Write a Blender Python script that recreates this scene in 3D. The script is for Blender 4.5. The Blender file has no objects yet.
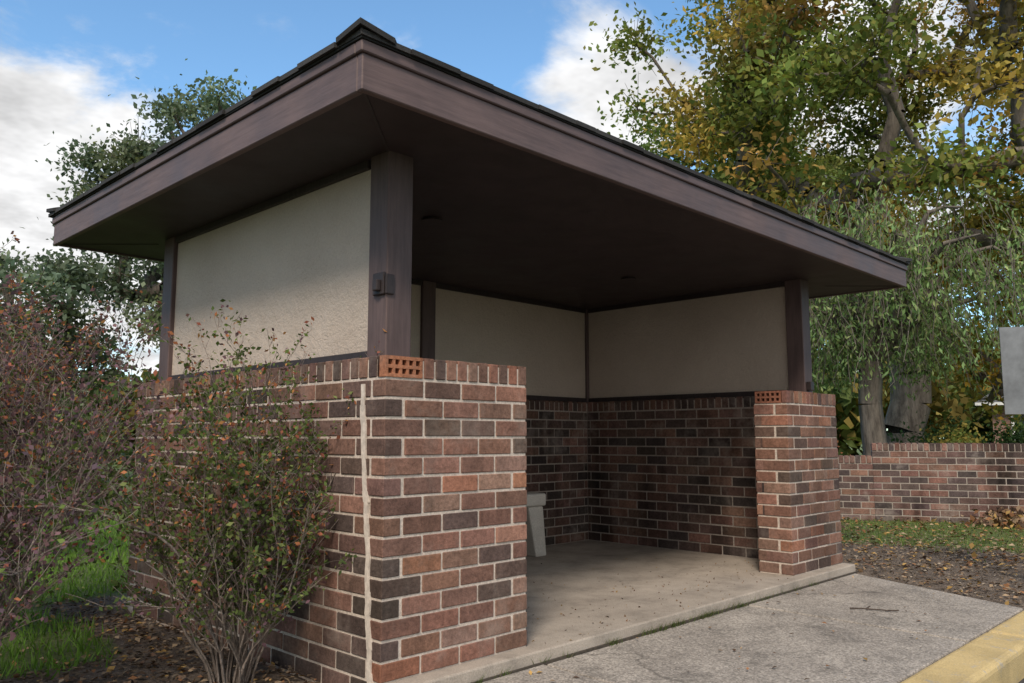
import bpy, math, random, bmesh
import numpy as np
from mathutils import Vector
random.seed(7); R=np.random.default_rng(11)
sc=bpy.context.scene
COL=sc.collection

# ------------------------------------------------------------------ helpers
def link(o,parent=None):
    COL.objects.link(o)
    if parent: o.parent=parent
    return o
def empty(name,loc=(0,0,0)):
    o=bpy.data.objects.new(name,None); o.location=loc; o.empty_display_size=.3
    return link(o)
def mesh_np(name,V,F,col=None,mat=None,parent=None,smooth=False):
    V=np.asarray(V,dtype=np.float32); F=np.asarray(F,dtype=np.int32)
    me=bpy.data.meshes.new(name); k=F.shape[1]
    me.vertices.add(len(V)); me.vertices.foreach_set('co',V.ravel())
    me.loops.add(F.size); me.loops.foreach_set('vertex_index',F.ravel())
    me.polygons.add(len(F)); me.polygons.foreach_set('loop_start',np.arange(0,F.size,k,dtype=np.int32))
    me.polygons.foreach_set('loop_total',np.full(len(F),k,dtype=np.int32))
    me.update(calc_edges=True); me.validate()
    if col is not None:
        a=me.attributes.new('Col','FLOAT_COLOR','POINT')
        c=np.ones((len(V),4),dtype=np.float32); c[:,:3]=col; a.data.foreach_set('color',c.ravel())
    if smooth: me.polygons.foreach_set('use_smooth',np.ones(len(F),dtype=bool))
    if mat: me.materials.append(mat)
    return link(bpy.data.objects.new(name,me),parent)
BF=[(0,3,2,1),(4,5,6,7),(0,1,5,4),(1,2,6,5),(2,3,7,6),(3,0,4,7)]
class Boxes:
    def __init__(s): s.V=[];s.F=[];s.C=[]
    def box(s,x0,x1,y0,y1,z0,z1,c=(1,1,1)):
        b=len(s.V)
        for z in (z0,z1):
            for (x,y) in ((x0,y0),(x1,y0),(x1,y1),(x0,y1)):
                s.V.append((x,y,z)); s.C.append(c)
        s.F+= [tuple(b+i for i in f) for f in BF]
    def prism(s,poly,z0,z1,c=(1,1,1)):
        n=len(poly);b=len(s.V)
        for z in (z0,z1):
            for p in poly: s.V.append((p[0],p[1],z)); s.C.append(c)
        s.F.append(tuple(b+i for i in range(n-1,-1,-1))); s.F.append(tuple(b+n+i for i in range(n)))
        for i in range(n):
            j=(i+1)%n; s.F.append((b+i,b+j,b+n+j,b+n+i))
    def hexa(s,pts,c=(1,1,1)):
        b=len(s.V)
        for p in pts: s.V.append(tuple(p)); s.C.append(c)
        s.F+= [tuple(b+i for i in f) for f in BF]
    def make(s,name,mat,parent=None,bevel=0,seg=1):
        me=bpy.data.meshes.new(name); me.from_pydata(s.V,[],s.F); me.update()
        a=me.attributes.new('Col','FLOAT_COLOR','POINT')
        c=np.ones((len(s.V),4),dtype=np.float32); c[:,:3]=np.array(s.C); a.data.foreach_set('color',c.ravel())
        me.materials.append(mat)
        o=link(bpy.data.objects.new(name,me),parent)
        if bevel:
            m=o.modifiers.new('Bevel','BEVEL'); m.width=bevel; m.segments=seg; m.limit_method='ANGLE'
        return o
def tubes(P0,P1,r0,r1,sides=5):
    P0=np.asarray(P0,float);P1=np.asarray(P1,float);r0=np.asarray(r0,float);r1=np.asarray(r1,float)
    d=P1-P0; L=np.linalg.norm(d,axis=1,keepdims=True)+1e-9; d=d/L
    ref=np.tile([0.,0.,1.],(len(d),1)); ref[np.abs(d[:,2])>.9]=[1,0,0]
    a=np.cross(d,ref); a/=np.linalg.norm(a,axis=1,keepdims=True); b=np.cross(d,a)
    V=[]
    for P,r in ((P0,r0),(P1,r1)):
        for k in range(sides):
            t=2*math.pi*k/sides
            V.append(P+(a*math.cos(t)+b*math.sin(t))*r[:,None])
    V=np.stack(V,axis=1)
    n=len(P0); base=(np.arange(n)*2*sides)[:,None]
    F=[]
    for k in range(sides):
        j=(k+1)%sides
        F.append(np.concatenate([base+k,base+j,base+sides+j,base+sides+k],axis=1))
    F=np.stack(F,axis=1).reshape(-1,4)
    return V.reshape(-1,3),F
def leaves(C,size,cols,aspect=.55,up=.3,droop=None):
    n=len(C); size=np.broadcast_to(size,(n,)).astype(float)
    d=R.normal(size=(n,3)); 
    if droop is not None: d=d*.35+np.array([0,0,-1.])*droop
    d/=np.linalg.norm(d,axis=1,keepdims=True)
    nn=R.normal(size=(n,3)); nn[:,2]+=up*2
    s=np.cross(d,nn); s/=np.linalg.norm(s,axis=1,keepdims=True)+1e-9
    m=np.cross(s,d)
    h=size[:,None]
    V=np.stack([C-d*h*.5, C+s*h*aspect*.5+m*h*.08, C+d*h*.5, C-s*h*aspect*.5+m*h*.08],axis=1).reshape(-1,3)
    F=np.arange(n*4).reshape(-1,4)
    return V,F,np.repeat(cols,4,axis=0)

# ------------------------------------------------------------------ node helpers
def mat(name):
    m=bpy.data.materials.new(name); m.use_nodes=True
    nt=m.node_tree; b=nt.nodes['Principled BSDF']
    return m,nt,b
def noise(nt,scale,detail=3,rough=.6,vec=None):
    n=nt.nodes.new('ShaderNodeTexNoise'); n.inputs['Scale'].default_value=scale
    n.inputs['Detail'].default_value=min(detail,4); n.inputs['Roughness'].default_value=rough
    if vec: nt.links.new(vec,n.inputs['Vector'])
    return n.outputs['Fac']
def pos(nt): return nt.nodes.new('ShaderNodeTexCoord').outputs['Object']
def scaled(nt,p,s):
    mp=nt.nodes.new('ShaderNodeMapping'); mp.inputs['Scale'].default_value=s; nt.links.new(p,mp.inputs[0]); return mp.outputs[0]
def ramp(nt,fac,stops):
    r=nt.nodes.new('ShaderNodeValToRGB'); e=r.color_ramp.elements
    while len(e)<len(stops): e.new(.5)
    for i,(p,c) in enumerate(stops):
        e[i].position=p; e[i].color=(*c,1) if not isinstance(c,(int,float)) else (c,c,c,1)
    nt.links.new(fac,r.inputs['Fac']); return r.outputs['Color']
def mix(nt,fac,a,b,mode='MIX'):
    n=nt.nodes.new('ShaderNodeMix'); n.data_type='RGBA'; n.blend_type=mode
    for v,i in ((fac,0),(a,6),(b,7)):
        if hasattr(v,'links'): nt.links.new(v,n.inputs[i])
        else: n.inputs[i].default_value=v if i==0 else (*v,1)
    return n.outputs[2]
def math_(nt,op,a,b=None):
    n=nt.nodes.new('ShaderNodeMath'); n.operation=op
    for v,i in ((a,0),(b,1)):
        if v is None: continue
        if hasattr(v,'links'): nt.links.new(v,n.inputs[i])
        else: n.inputs[i].default_value=v
    return n.outputs[0]
def bump(nt,b,h,strength=.5,dist=.01):
    n=nt.nodes.new('ShaderNodeBump'); n.inputs['Strength'].default_value=strength; n.inputs['Distance'].default_value=dist
    nt.links.new(h,n.inputs['Height']); nt.links.new(n.outputs[0],b.inputs['Normal'])
def attr(nt):
    a=nt.nodes.new('ShaderNodeAttribute'); a.attribute_name='Col'; return a.outputs['Color']

# ------------------------------------------------------------------ materials
def m_brick(name='brick',stain=1.0,bloom=.35):
    m,nt,b=mat(name); p=pos(nt); c=attr(nt)
    f=noise(nt,48,4,.8,p); c=mix(nt,1.,c,ramp(nt,f,[(.25,.5),(.5,1.),(.75,1.5)]),'MULTIPLY')
    c=mix(nt,1.,c,ramp(nt,noise(nt,7,3,.6,p),[(.3,.74),(.65,1.2)]),'MULTIPLY')
    bl=noise(nt,2.6,4,.75,p); c=mix(nt,ramp(nt,bl,[(.54,0.),(.76,bloom)]),c,(.44,.38,.33))
    st=noise(nt,1.,3,.65,scaled(nt,p,(2.6,2.6,.45)))
    c=mix(nt,1.,c,ramp(nt,st,[(.32,1.-.6*stain),(.52,1.)]),'MULTIPLY')
    nt.links.new(c,b.inputs['Base Color']); b.inputs['Roughness'].default_value=.88
    b.inputs['Specular IOR Level'].default_value=.2
    bump(nt,b,f,.6,.008)
    return m
def m_mortar(name,c1,c2):
    m,nt,b=mat(name); p=pos(nt)
    c=mix(nt,noise(nt,6,4,.7,p),c1,c2); f=noise(nt,90,3,.7,p)
    c=mix(nt,1.,c,ramp(nt,f,[(.3,.7),(.7,1.2)]),'MULTIPLY')
    nt.links.new(c,b.inputs['Base Color']); b.inputs['Roughness'].default_value=.95
    bump(nt,b,f,.6,.004); return m
def m_paint(name,col,rough=.5,grain=(40,40,3)):
    m,nt,b=mat(name); p=pos(nt)
    g=noise(nt,1.2,4,.7,scaled(nt,p,grain)); st=noise(nt,2.2,4,.65,p)
    c=mix(nt,1.,tuple(col),ramp(nt,st,[(.3,.8),(.7,1.2)]),'MULTIPLY')
    c=mix(nt,1.,c,ramp(nt,g,[(.35,.8),(.6,1.06)]),'MULTIPLY')
    nt.links.new(c,b.inputs['Base Color']); b.inputs['Specular IOR Level'].default_value=.3
    nt.links.new(ramp(nt,st,[(.2,rough-.1),(.8,rough+.15)]),b.inputs['Roughness'])
    bump(nt,b,g,.3,.004); return m
def m_stucco():
    m,nt,b=mat('stucco'); p=pos(nt)
    c=mix(nt,ramp(nt,noise(nt,1.4,4,.65,p),[(.3,0.),(.7,1.)]),(.475,.395,.325),(.56,.475,.40))
    f=noise(nt,75,4,.75,p); f2=noise(nt,20,3,.6,p)
    c=mix(nt,1.,c,ramp(nt,f,[(.3,.91),(.7,1.07)]),'MULTIPLY')
    nt.links.new(c,b.inputs['Base Color']); b.inputs['Roughness'].default_value=.95
    bump(nt,b,math_(nt,'ADD',f,math_(nt,'MULTIPLY',f2,1.3)),.7,.012); return m
def m_concrete(name,c1,c2,agg=0,rough=.9,stain=(.5,1.1),cracks=0,aggk=.5):
    m,nt,b=mat(name); p=pos(nt)
    c=mix(nt,ramp(nt,noise(nt,1.3,4,.7,p),[(.3,0.),(.7,1.)]),c1,c2)
    c=mix(nt,1.,c,ramp(nt,noise(nt,3.6,4,.75,p),[(.28,stain[0]),(.5,.95),(.7,stain[1])]),'MULTIPLY')
    hh=noise(nt,130,3,.7,p)
    c=mix(nt,1.,c,ramp(nt,hh,[(.3,.76),(.7,1.22)]),'MULTIPLY')
    if agg:
        v=nt.nodes.new('ShaderNodeTexVoronoi'); v.inputs['Scale'].default_value=agg; nt.links.new(p,v.inputs['Vector'])
        sx=nt.nodes.new('ShaderNodeSeparateColor'); nt.links.new(v.outputs['Color'],sx.inputs[0])
        c=mix(nt,aggk,c,mix(nt,1.,c,ramp(nt,sx.outputs[0],[(0.,.35),(.5,.95),(1.,1.7)]),'MULTIPLY'))
        hh=math_(nt,'SUBTRACT',hh,v.outputs['Distance'])
    if cracks:
        v2=nt.nodes.new('ShaderNodeTexVoronoi'); v2.feature='DISTANCE_TO_EDGE'; v2.inputs['Scale'].default_value=cracks
        dn=nt.nodes.new('ShaderNodeTexNoise'); dn.inputs['Scale'].default_value=3; dn.inputs['Detail'].default_value=4; nt.links.new(p,dn.inputs[0])
        wp=nt.nodes.new('ShaderNodeVectorMath'); wp.operation='MULTIPLY_ADD'; nt.links.new(dn.outputs['Color'],wp.inputs[0]); wp.inputs[1].default_value=(.5,.5,.5); nt.links.new(p,wp.inputs[2])
        nt.links.new(wp.outputs[0],v2.inputs['Vector'])
        c=mix(nt,ramp(nt,v2.outputs['Distance'],[(.0,.65),(.005,0.)]),c,(.08,.07,.06))
    nt.links.new(c,b.inputs['Base Color']); b.inputs['Roughness'].default_value=rough
    bump(nt,b,hh,.5,.006); return m
def m_leaf(name,tr=.35):
    m,nt,b=mat(name); c=attr(nt)
    d=nt.nodes.new('ShaderNodeBsdfDiffuse'); nt.links.new(c,d.inputs['Color'])
    t=nt.nodes.new('ShaderNodeBsdfTranslucent'); nt.links.new(mix(nt,1.,c,(1.3,1.25,.7),'MULTIPLY'),t.inputs['Color'])
    ms=nt.nodes.new('ShaderNodeMixShader'); ms.inputs[0].default_value=tr
    nt.links.new(d.outputs[0],ms.inputs[1]); nt.links.new(t.outputs[0],ms.inputs[2])
    nt.links.new(ms.outputs[0],nt.nodes['Material Output'].inputs['Surface']); nt.nodes.remove(b); return m
def m_bark(name,c1,c2,sc_=14):
    m,nt,b=mat(name); p=pos(nt)
    f=noise(nt,sc_,4,.75,scaled(nt,p,(1,1,.22))); nt.links.new(ramp(nt,f,[(.35,c1),(.65,c2)]),b.inputs['Base Color'])
    b.inputs['Roughness'].default_value=.95; bump(nt,b,f,.9,.03); return m
def m_flat(name,col,rough=.6,metal=0,var=.15,scale=12):
    m,nt,b=mat(name); p=pos(nt); f=noise(nt,scale,4,.65,p)
    c=mix(nt,1.,tuple(col),ramp(nt,f,[(.3,1-var),(.7,1+var)]),'MULTIPLY')
    nt.links.new(c,b.inputs['Base Color']); b.inputs['Roughness'].default_value=rough; b.inputs['Metallic'].default_value=metal
    bump(nt,b,f,.15,.003); return m

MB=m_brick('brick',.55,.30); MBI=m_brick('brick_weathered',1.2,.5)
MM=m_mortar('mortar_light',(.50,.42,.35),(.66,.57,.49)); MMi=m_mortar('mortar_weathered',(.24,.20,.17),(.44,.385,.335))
MP=m_paint('brown_paint',(.115,.080,.076),.6)
MPs=m_paint('soffit_paint_shaded',(.042,.030,.031),.55,(3,3,3))  # same brown paint with the shade under the roof put into its colour
MPd=m_paint('dark_trim_paint',(.042,.032,.032),.5)
MST=m_stucco()
MFL=m_concrete('floor_concrete',(.33,.28,.23),(.45,.39,.325),0,.85,(.60,1.1))
MSW=m_concrete('sidewalk_aggregate',(.27,.24,.21),(.39,.35,.305),110,.95,(.52,1.12),.42,.55)
MLEAF=m_leaf('leaf'); MLIT=m_leaf('litter',.05)

# ------------------------------------------------------------------ brick machinery
BH=.0816; J=.0118; BL=.2039; BW=.0962
def pick(pal):
    c=np.array(pal[R.integers(len(pal))]); k=R.uniform(.82,1.18); return tuple(np.clip(c*k*R.uniform(.96,1.04,3),0,1))
PAL_F=[(.225,.118,.086),(.200,.108,.081),(.245,.130,.095),(.175,.098,.075),(.215,.123,.092),(.235,.118,.084),(.105,.072,.060),(.135,.086,.068),(.27,.130,.082),(.19,.108,.082),(.255,.155,.118),(.22,.115,.082)]
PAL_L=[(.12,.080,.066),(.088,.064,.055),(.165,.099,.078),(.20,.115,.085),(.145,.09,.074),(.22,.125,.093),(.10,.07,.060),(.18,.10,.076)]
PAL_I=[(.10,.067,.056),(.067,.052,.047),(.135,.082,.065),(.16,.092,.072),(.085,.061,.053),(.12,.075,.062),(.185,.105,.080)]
def brick_face(B,org,u,n,L,z0,rows,s0,s1,pal,depth=.09):
    for i in range(rows):
        za=z0+i*BH+J*.5; zb=z0+(i+1)*BH-J*.5
        a=0.; e=L
        if s0 is not None and i%2!=s0: a=BW+J
        if s1 is not None and i%2!=s1: e=L-(BW+J)
        x=a
        first=(s0 is None and i%2==1)
        while x<e-.02:
            l=BL*.5-J*.5 if first else BL
            l+=R.uniform(-.002,.002); first=False
            x2=min(x+l,e)
            if e-x2<.03: x2=e
            dj=R.uniform(-.002,.002); zj=R.uniform(-.0013,.0013); c=pick(pal)
            xs=(org[0]+u[0]*x, org[0]+u[0]*x2); ys=(org[1]+u[1]*x, org[1]+u[1]*x2)
            ox,oy=n[0]*dj,n[1]*dj; ix,iy=-n[0]*depth,-n[1]*depth
            pts=[]
            for z in (za+zj,zb+zj):
                pts+=[(xs[0]+ox,ys[0]+oy,z),(xs[1]+ox,ys[1]+oy,z),(xs[1]+ix,ys[1]+iy,z),(xs[0]+ix,ys[0]+iy,z)]
            cr=u[0]*(-n[1])-u[1]*(-n[0])
            if cr<0: pts=[pts[k] for k in (1,0,3,2,5,4,7,6)]
            B.hexa(pts,c)
            x=x2+J
H=1.32; ROWS=15; ZR=ROWS*BH
L=4.451; D=2.611; W=.852; T=.264
ZS=2.239; ZF=2.425
def rowlocks(B,x0,x1,y0,y1,axis,pal):
    a,b=(x0,x1) if axis=='x' else (y0,y1)
    n=max(1,round((b-a+J)/.0675)); w=(b-a+J)/n
    for k in range(n):
        p=a+k*w; q=p+w-J; c=pick(pal); t=R.uniform(-.002,.002)
        if axis=='x': B.box(p,q,y0+t,y1,ZR+J*.6,H+t,c)
        else: B.box(x0+t,x1,p,q,ZR+J*.6,H+t,c)

shelter=empty('bus_shelter')
g=.0055
core=Boxes(); corei=Boxes(); zc=ZR+.006
core.box(g,T-g,g,D-g,-.2,zc)
core.box(T-g,W-g,g,T-g-.001,-.02,zc-.0005)
core.box(L-W+g,L-T+g,g,T-g-.001,-.02,zc-.0005)
core.box(g+.001,T-g-.001,.062,D-g-.001,zc-.001,H-.012)
core.box(.200,W-g-.001,g+.001,.0615,zc-.001,H-.0125)
core.box(T-g-.0005,W-g-.001,.0610,T-g-.002,zc-.001,H-.0130)
core.box(L-W+.062,L-T+g,g+.001,T-g-.002,zc-.001,H-.0125)
core.make('mortar_left_and_piers',MM,shelter)
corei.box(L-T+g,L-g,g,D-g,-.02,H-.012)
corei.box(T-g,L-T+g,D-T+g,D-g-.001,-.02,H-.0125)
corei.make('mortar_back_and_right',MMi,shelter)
B=Boxes(); BI=Boxes()
brick_face(B,(0,0),(1,0),(0,-1),W,0,ROWS,0,0,PAL_F)
brick_face(B,(W,0),(0,1),(1,0),T,0,ROWS,1,None,PAL_F)
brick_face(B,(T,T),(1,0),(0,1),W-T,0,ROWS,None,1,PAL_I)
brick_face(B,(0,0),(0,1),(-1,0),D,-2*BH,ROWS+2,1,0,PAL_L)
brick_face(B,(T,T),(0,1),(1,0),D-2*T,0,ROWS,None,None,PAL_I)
brick_face(BI,(0,D),(1,0),(0,1),L,0,ROWS,1,1,PAL_L)
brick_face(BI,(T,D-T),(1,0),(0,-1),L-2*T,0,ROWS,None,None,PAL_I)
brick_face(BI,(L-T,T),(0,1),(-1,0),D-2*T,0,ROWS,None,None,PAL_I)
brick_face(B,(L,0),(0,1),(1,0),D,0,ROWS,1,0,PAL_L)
brick_face(B,(L-W,0),(1,0),(0,-1),W,0,ROWS,0,0,PAL_F)
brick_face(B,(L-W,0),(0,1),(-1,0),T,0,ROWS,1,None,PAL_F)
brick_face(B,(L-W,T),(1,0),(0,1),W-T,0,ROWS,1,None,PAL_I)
HB=.198
rowlocks(B,HB+J,W,0,T,'x',PAL_F)
rowlocks(B,0,HB,.0675,D,'y',PAL_L)
rowlocks(BI,HB+J,L-T-J,D-T,D,'x',PAL_I)
rowlocks(B,L-W+.0675,L,0,T,'x',PAL_F)
rowlocks(BI,L-T,L,T+J,D,'y',PAL_I)
def cored(B,o,u,n,w,th,z0,z1,c):
    nx=5; nz=2
    hw=w*.115; hz=(z1-z0)*.25
    def pb(a0,a1,b0,b1,d0,d1):
        xs=sorted((o[0]+u[0]*a0-n[0]*d0,o[0]+u[0]*a1-n[0]*d1)); ys=sorted((o[1]+u[1]*a0-n[1]*d0,o[1]+u[1]*a1-n[1]*d1))
        B.box(xs[0],xs[1],ys[0],ys[1],b0,b1,c)
    gx=(w-nx*hw)/(nx+1); gz_=((z1-z0)-nz*hz)/(nz+1)
    zz=z0
    for r in range(nz+1):
        pb(0,w,zz,zz+gz_,0,th-.012); zz+=gz_
        if r<nz:
            a=0
            for k in range(nx+1):
                pb(a,a+gx,zz,zz+hz,.0008,th-.012); a+=gx+hw
            zz+=hz
    dk=tuple(x*.12 for x in c)  # brick colour darkened behind the holes, standing in for shade inside them
    xs=sorted((o[0]-n[0]*(th-.014),o[0]+u[0]*w-n[0]*th)); ys=sorted((o[1]-n[1]*(th-.014),o[1]+u[1]*w-n[1]*th))
    B.box(xs[0],xs[1],ys[0],ys[1],z0+.002,z1-.002,dk)
B2=Boxes()
cored(B2,(0,0),(1,0),(0,-1),HB,.057,ZR+J*.6,H,(.34,.145,.08))
cored(B2,(L-W,.045),(0,1),(-1,0),.205,.057,ZR+J*.6,H,(.26,.11,.07))
B2.box(L-W,L-W+.057,0,.036,ZR+J*.6,H,(.2,.1,.08))
B2.make('cored_bricks',MB,shelter)
B.make('bricks',MB,shelter,bevel=.003)
BI.make('inner_bricks',MBI,shelter,bevel=.003)
# repaired control joint on the left face near the corner
sx=Boxes(); zz=-.1; pts=[]
while zz<H-.09:
    k=max(zz,0)/H; y=.062+.105*k+.004*math.sin(zz*9)+R.uniform(-.005,.005); pts.append((y,zz)); zz+=.045
for (ya,za),(yb,zb) in zip(pts[:-1],pts[1:]):
    w=.012+R.uniform(0,.006)
    sx.hexa([(-.006,ya-w,za),(.004,ya-w,za),(.004,ya+w,za),(-.006,ya+w,za),(-.006,yb-w,zb),(.004,yb-w,zb),(.004,yb+w,zb),(-.006,yb+w,zb)])
sx.make('joint_sealant',m_flat('sealant',(.58,.51,.44),.9,0,.25,30),shelter)

ps=.07
PXL=.15; PXR=4.285; PY0=.18; PY1=D-.18
allp=Boxes()
for x,y in ((PXL,PY0),(PXR,PY0+.03),(PXL,PY1),(PXR,PY1),(2.19,PY1)):
    allp.box(x-ps,x+ps,y-ps,y+ps,H-.01,ZS+.03)
allp.make('posts',MP,shelter,bevel=.005)
pn=Boxes(); q=.042
pn.box(PXL-q,PXL+q,PY0+ps,PY1-ps,H+.03,ZS+.02)
pn.box(PXR-q,PXR+q,PY0+.03+ps,PY1-ps,H+.03,ZS+.02)
pn.box(PXL+ps,2.19-ps,PY1-q,PY1+q,H+.03,ZS+.02)
pn.box(2.19+ps,PXR-ps,PY1-q,PY1+q,H+.03,ZS+.02)
pn.make('stucco_panels',MST,shelter)
tr=Boxes(); q2=.062
tr.box(PXL-q2,PXL+q2,PY0+ps+.001,PY1-ps-.001,H+.001,H+.042)
tr.box(PXR-q2,PXR+q2,PY0+.03+ps+.001,PY1-ps-.001,H+.001,H+.042)
tr.box(PXL+ps+.001,2.19-ps-.001,PY1-q2,PY1+q2,H+.001,H+.042)
tr.box(2.19+ps+.001,PXR-ps-.001,PY1-q2,PY1+q2,H+.001,H+.042)
for xx in (PXL,PXR):
    tr.box(xx-q2,xx+q2,PY0+ps+.031,PY1-ps-.001,ZS-.03,ZS+.015)
tr.box(PXL+ps+.001,2.19-ps-.001,PY1-q2,PY1+q2,ZS-.03,ZS+.015)
tr.box(2.19+ps+.001,PXR-ps-.001,PY1-q2,PY1+q2,ZS-.03,ZS+.015)
tr.make('sill_and_head_trim',MPd,shelter,bevel=.003)
bk=Boxes(); yb=PY0-ps
bk.box(PXL-ps-.016,PXL-ps-.0005,yb+.004,yb+.085,1.60,1.70)
bk.box(PXL-ps-.040,PXL-ps-.0165,yb+.02,yb+.055,1.615,1.665)
bk.box(PXL-ps-.012,PXL-ps+.035,yb-.012,yb-.0005,1.60,1.69)
bk.make('post_bracket',MPd,shelter,bevel=.005,seg=2)
cb=Boxes(); cb.box(PXR-ps+.02,PXR-ps+.08,PY0+.03-ps-.04,PY0+.03-ps-.0005,H+.03,H+.1); cb.make('junction_box',MPd,shelter,bevel=.004)

# roof ---------------------------------------------------------------
X0,X1,Y0,Y1=-.398,5.141,-.360,3.127
fb=Boxes(); th=.032
fb.box(X0,X1,Y0,Y0+th,ZS,ZF-.045)
fb.box(X0,X1,Y1-th,Y1,ZS,ZF-.045)
fb.box(X0,X0+th,Y0+th+.0006,Y1-th-.0006,ZS,ZF-.045)
fb.box(X1-th,X1,Y0+th+.0006,Y1-th-.0006,ZS,ZF-.045)
e=.012
fb.box(X0-e,X1+e,Y0-e,Y0+th,ZF-.0448,ZF)
fb.box(X0-e,X1+e,Y1-th,Y1+e,ZF-.0448,ZF)
fb.box(X0-e,X0+th,Y0+th+.0006,Y1-th-.0006,ZF-.0448,ZF)
fb.box(X1-th,X1+e,Y0+th+.0006,Y1-th-.0006,ZF-.0448,ZF)
fb.make('fascia_boards',m_paint('fascia_paint',(.134,.093,.089),.55,(2.5,2.5,40)),shelter,bevel=.004)
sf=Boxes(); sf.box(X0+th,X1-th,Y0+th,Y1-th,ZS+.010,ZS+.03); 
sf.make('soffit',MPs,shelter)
mb=Boxes()
for (cx,cy,dx,dy) in ((X0+.03,Y0+.03,1,1),(X0+.03,Y1-.03,1,-1),(X1-.03,Y0+.03,-1,1),(X1-.03,Y1-.03,-1,-1)):
    px,py=-dy*.004,dx*.004; ex,ey=cx+dx*.46,cy+dy*.46
    P=[(cx-px,cy-py),(cx+px,cy+py),(ex+px,ey+py),(ex-px,ey-py)]
    ar=sum(P[i][0]*P[(i+1)%4][1]-P[(i+1)%4][0]*P[i][1] for i in range(4))
    if ar<0: P=P[::-1]
    mb.prism(P,ZS+.006,ZS+.012)
mb.make('soffit_mitre_strips',MPd,shelter)
def disc(name,x,y,z,r,h,m,parent):
    bm=bmesh.new(); bmesh.ops.create_cone(bm,cap_ends=True,segments=24,radius1=r,radius2=r*.9,depth=h)
    me=bpy.data.meshes.new(name); bm.to_mesh(me); bm.free(); me.materials.append(m)
    o=bpy.data.objects.new(name,me); o.location=(x,y,z); return link(o,parent)
disc('ceiling_light',.95,.85,ZS+.003,.06,.02,MPs,shelter); disc('ceiling_light_b',3.2,1.1,ZS+.003,.06,.02,MPs,shelter)
def m_shingle():
    m,nt,b=mat('shingle'); p=pos(nt); c=attr(nt); f=noise(nt,120,4,.8,p)
    c=mix(nt,1.,c,ramp(nt,f,[(.3,.5),(.7,1.5)]),'MULTIPLY')
    nt.links.new(c,b.inputs['Base Color']); b.inputs['Roughness'].default_value=.95
    bump(nt,b,f,.7,.003); return m
MSH=m_shingle()
SL=.30; ov=.03
rx0,rx1,ry0,ry1=X0-ov,X1+ov,Y0-ov,Y1+ov
sh=Boxes()
def slope(axis,side):
    half=(ry1-ry0)/2; ex=.125; nc=int(half/ex)
    for k in range(nc+1):
        o0=k*ex; o1=min(o0+ex+.03,half)
        if axis=='y': a0,a1=rx0+o0,rx1-o0
        else: a0,a1=ry0+o0,ry1-o0
        if a1-a0<.05: continue
        a=a0-R.uniform(0,.2)
        while a<a1:
            b_=a+R.uniform(.14,.3)
            s,e_=max(a,a0),min(b_-.004,a1); a=b_
            if e_-s<.02: continue
            lift=R.uniform(0,.005); z0=ZF+.010+o0*SL+lift; z1=ZF+.012+o1*SL-.004
            dd=R.uniform(-.008,.008) if k==0 else 0
            gcol=R.uniform(.02,.045); c=(gcol*1.05,gcol,gcol*.98)
            s1=max(s,a0+(o1-o0)); e1=min(e_,a1-(o1-o0)); 
            if e1-s1<.01: s1=e1=(s1+e1)/2
            tk=.015
            def P(t,o,z):
                if axis=='y': return (t,(ry0+o) if side<0 else (ry1-o),z)
                return ((rx0+o) if side<0 else (rx1-o),t,z)
            p=[P(s,o0+dd,z0-.006),P(e_,o0+dd,z0-.006),P(e1,o1,z1-.006),P(s1,o1,z1-.006),P(s,o0+dd,z0+tk),P(e_,o0+dd,z0+tk),P(e1,o1,z1),P(s1,o1,z1)]
            if (axis=='y' and side>0) or (axis=='x' and side<0): p=[p[i] for i in (1,0,3,2,5,4,7,6)]
            sh.hexa(p,c)
for ax in 'xy':
    for sd in (-1,1): slope(ax,sd)
sh.box(rx0+.012,rx1-.012,ry0+.012,ry1-.012,ZF+.001,ZF+.014,(.02,.02,.02))
half=(ry1-ry0)/2
for (cx,cy,dx,dy) in ((rx0,ry0,1,1),(rx0,ry1,1,-1),(rx1,ry0,-1,1),(rx1,ry1,-1,-1)):
    o=-.012
    while o<half:
        z=ZF+.030+o*SL+R.uniform(0,.008); l=.19; w=.15+R.uniform(-.02,.02)
        g_=R.uniform(.02,.045); c=(g_,g_*.97,g_*.95)
        A=np.array([cx+dx*o,cy+dy*o,z+.030]); Bp=A+np.array([dx*l,dy*l,l*SL-.022])
        for (vx,vy) in ((dx,0),(0,dy)):
            off=np.array([vx*w,vy*w,-.022])
            a1=A+off; b1=Bp+off; tkv=np.array([0,0,.022])
            p=[A-tkv,a1-tkv,b1-tkv,Bp-tkv,A,a1,b1,Bp]
            if np.cross(a1-A,Bp-A)[2]<0: p=[p[i] for i in (1,0,3,2,5,4,7,6)]
            sh.hexa(p,c)
        o+=.115
sh.make('roof_shingles',MSH,shelter)

fl=Boxes(); fl.prism([(.012,-.095),(L+.03,-.085),(L+.03,D-.02),(.012,D-.02)],-.18,0.)
fl.make('floor_slab',MFL,shelter,bevel=.008,seg=2)

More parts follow.
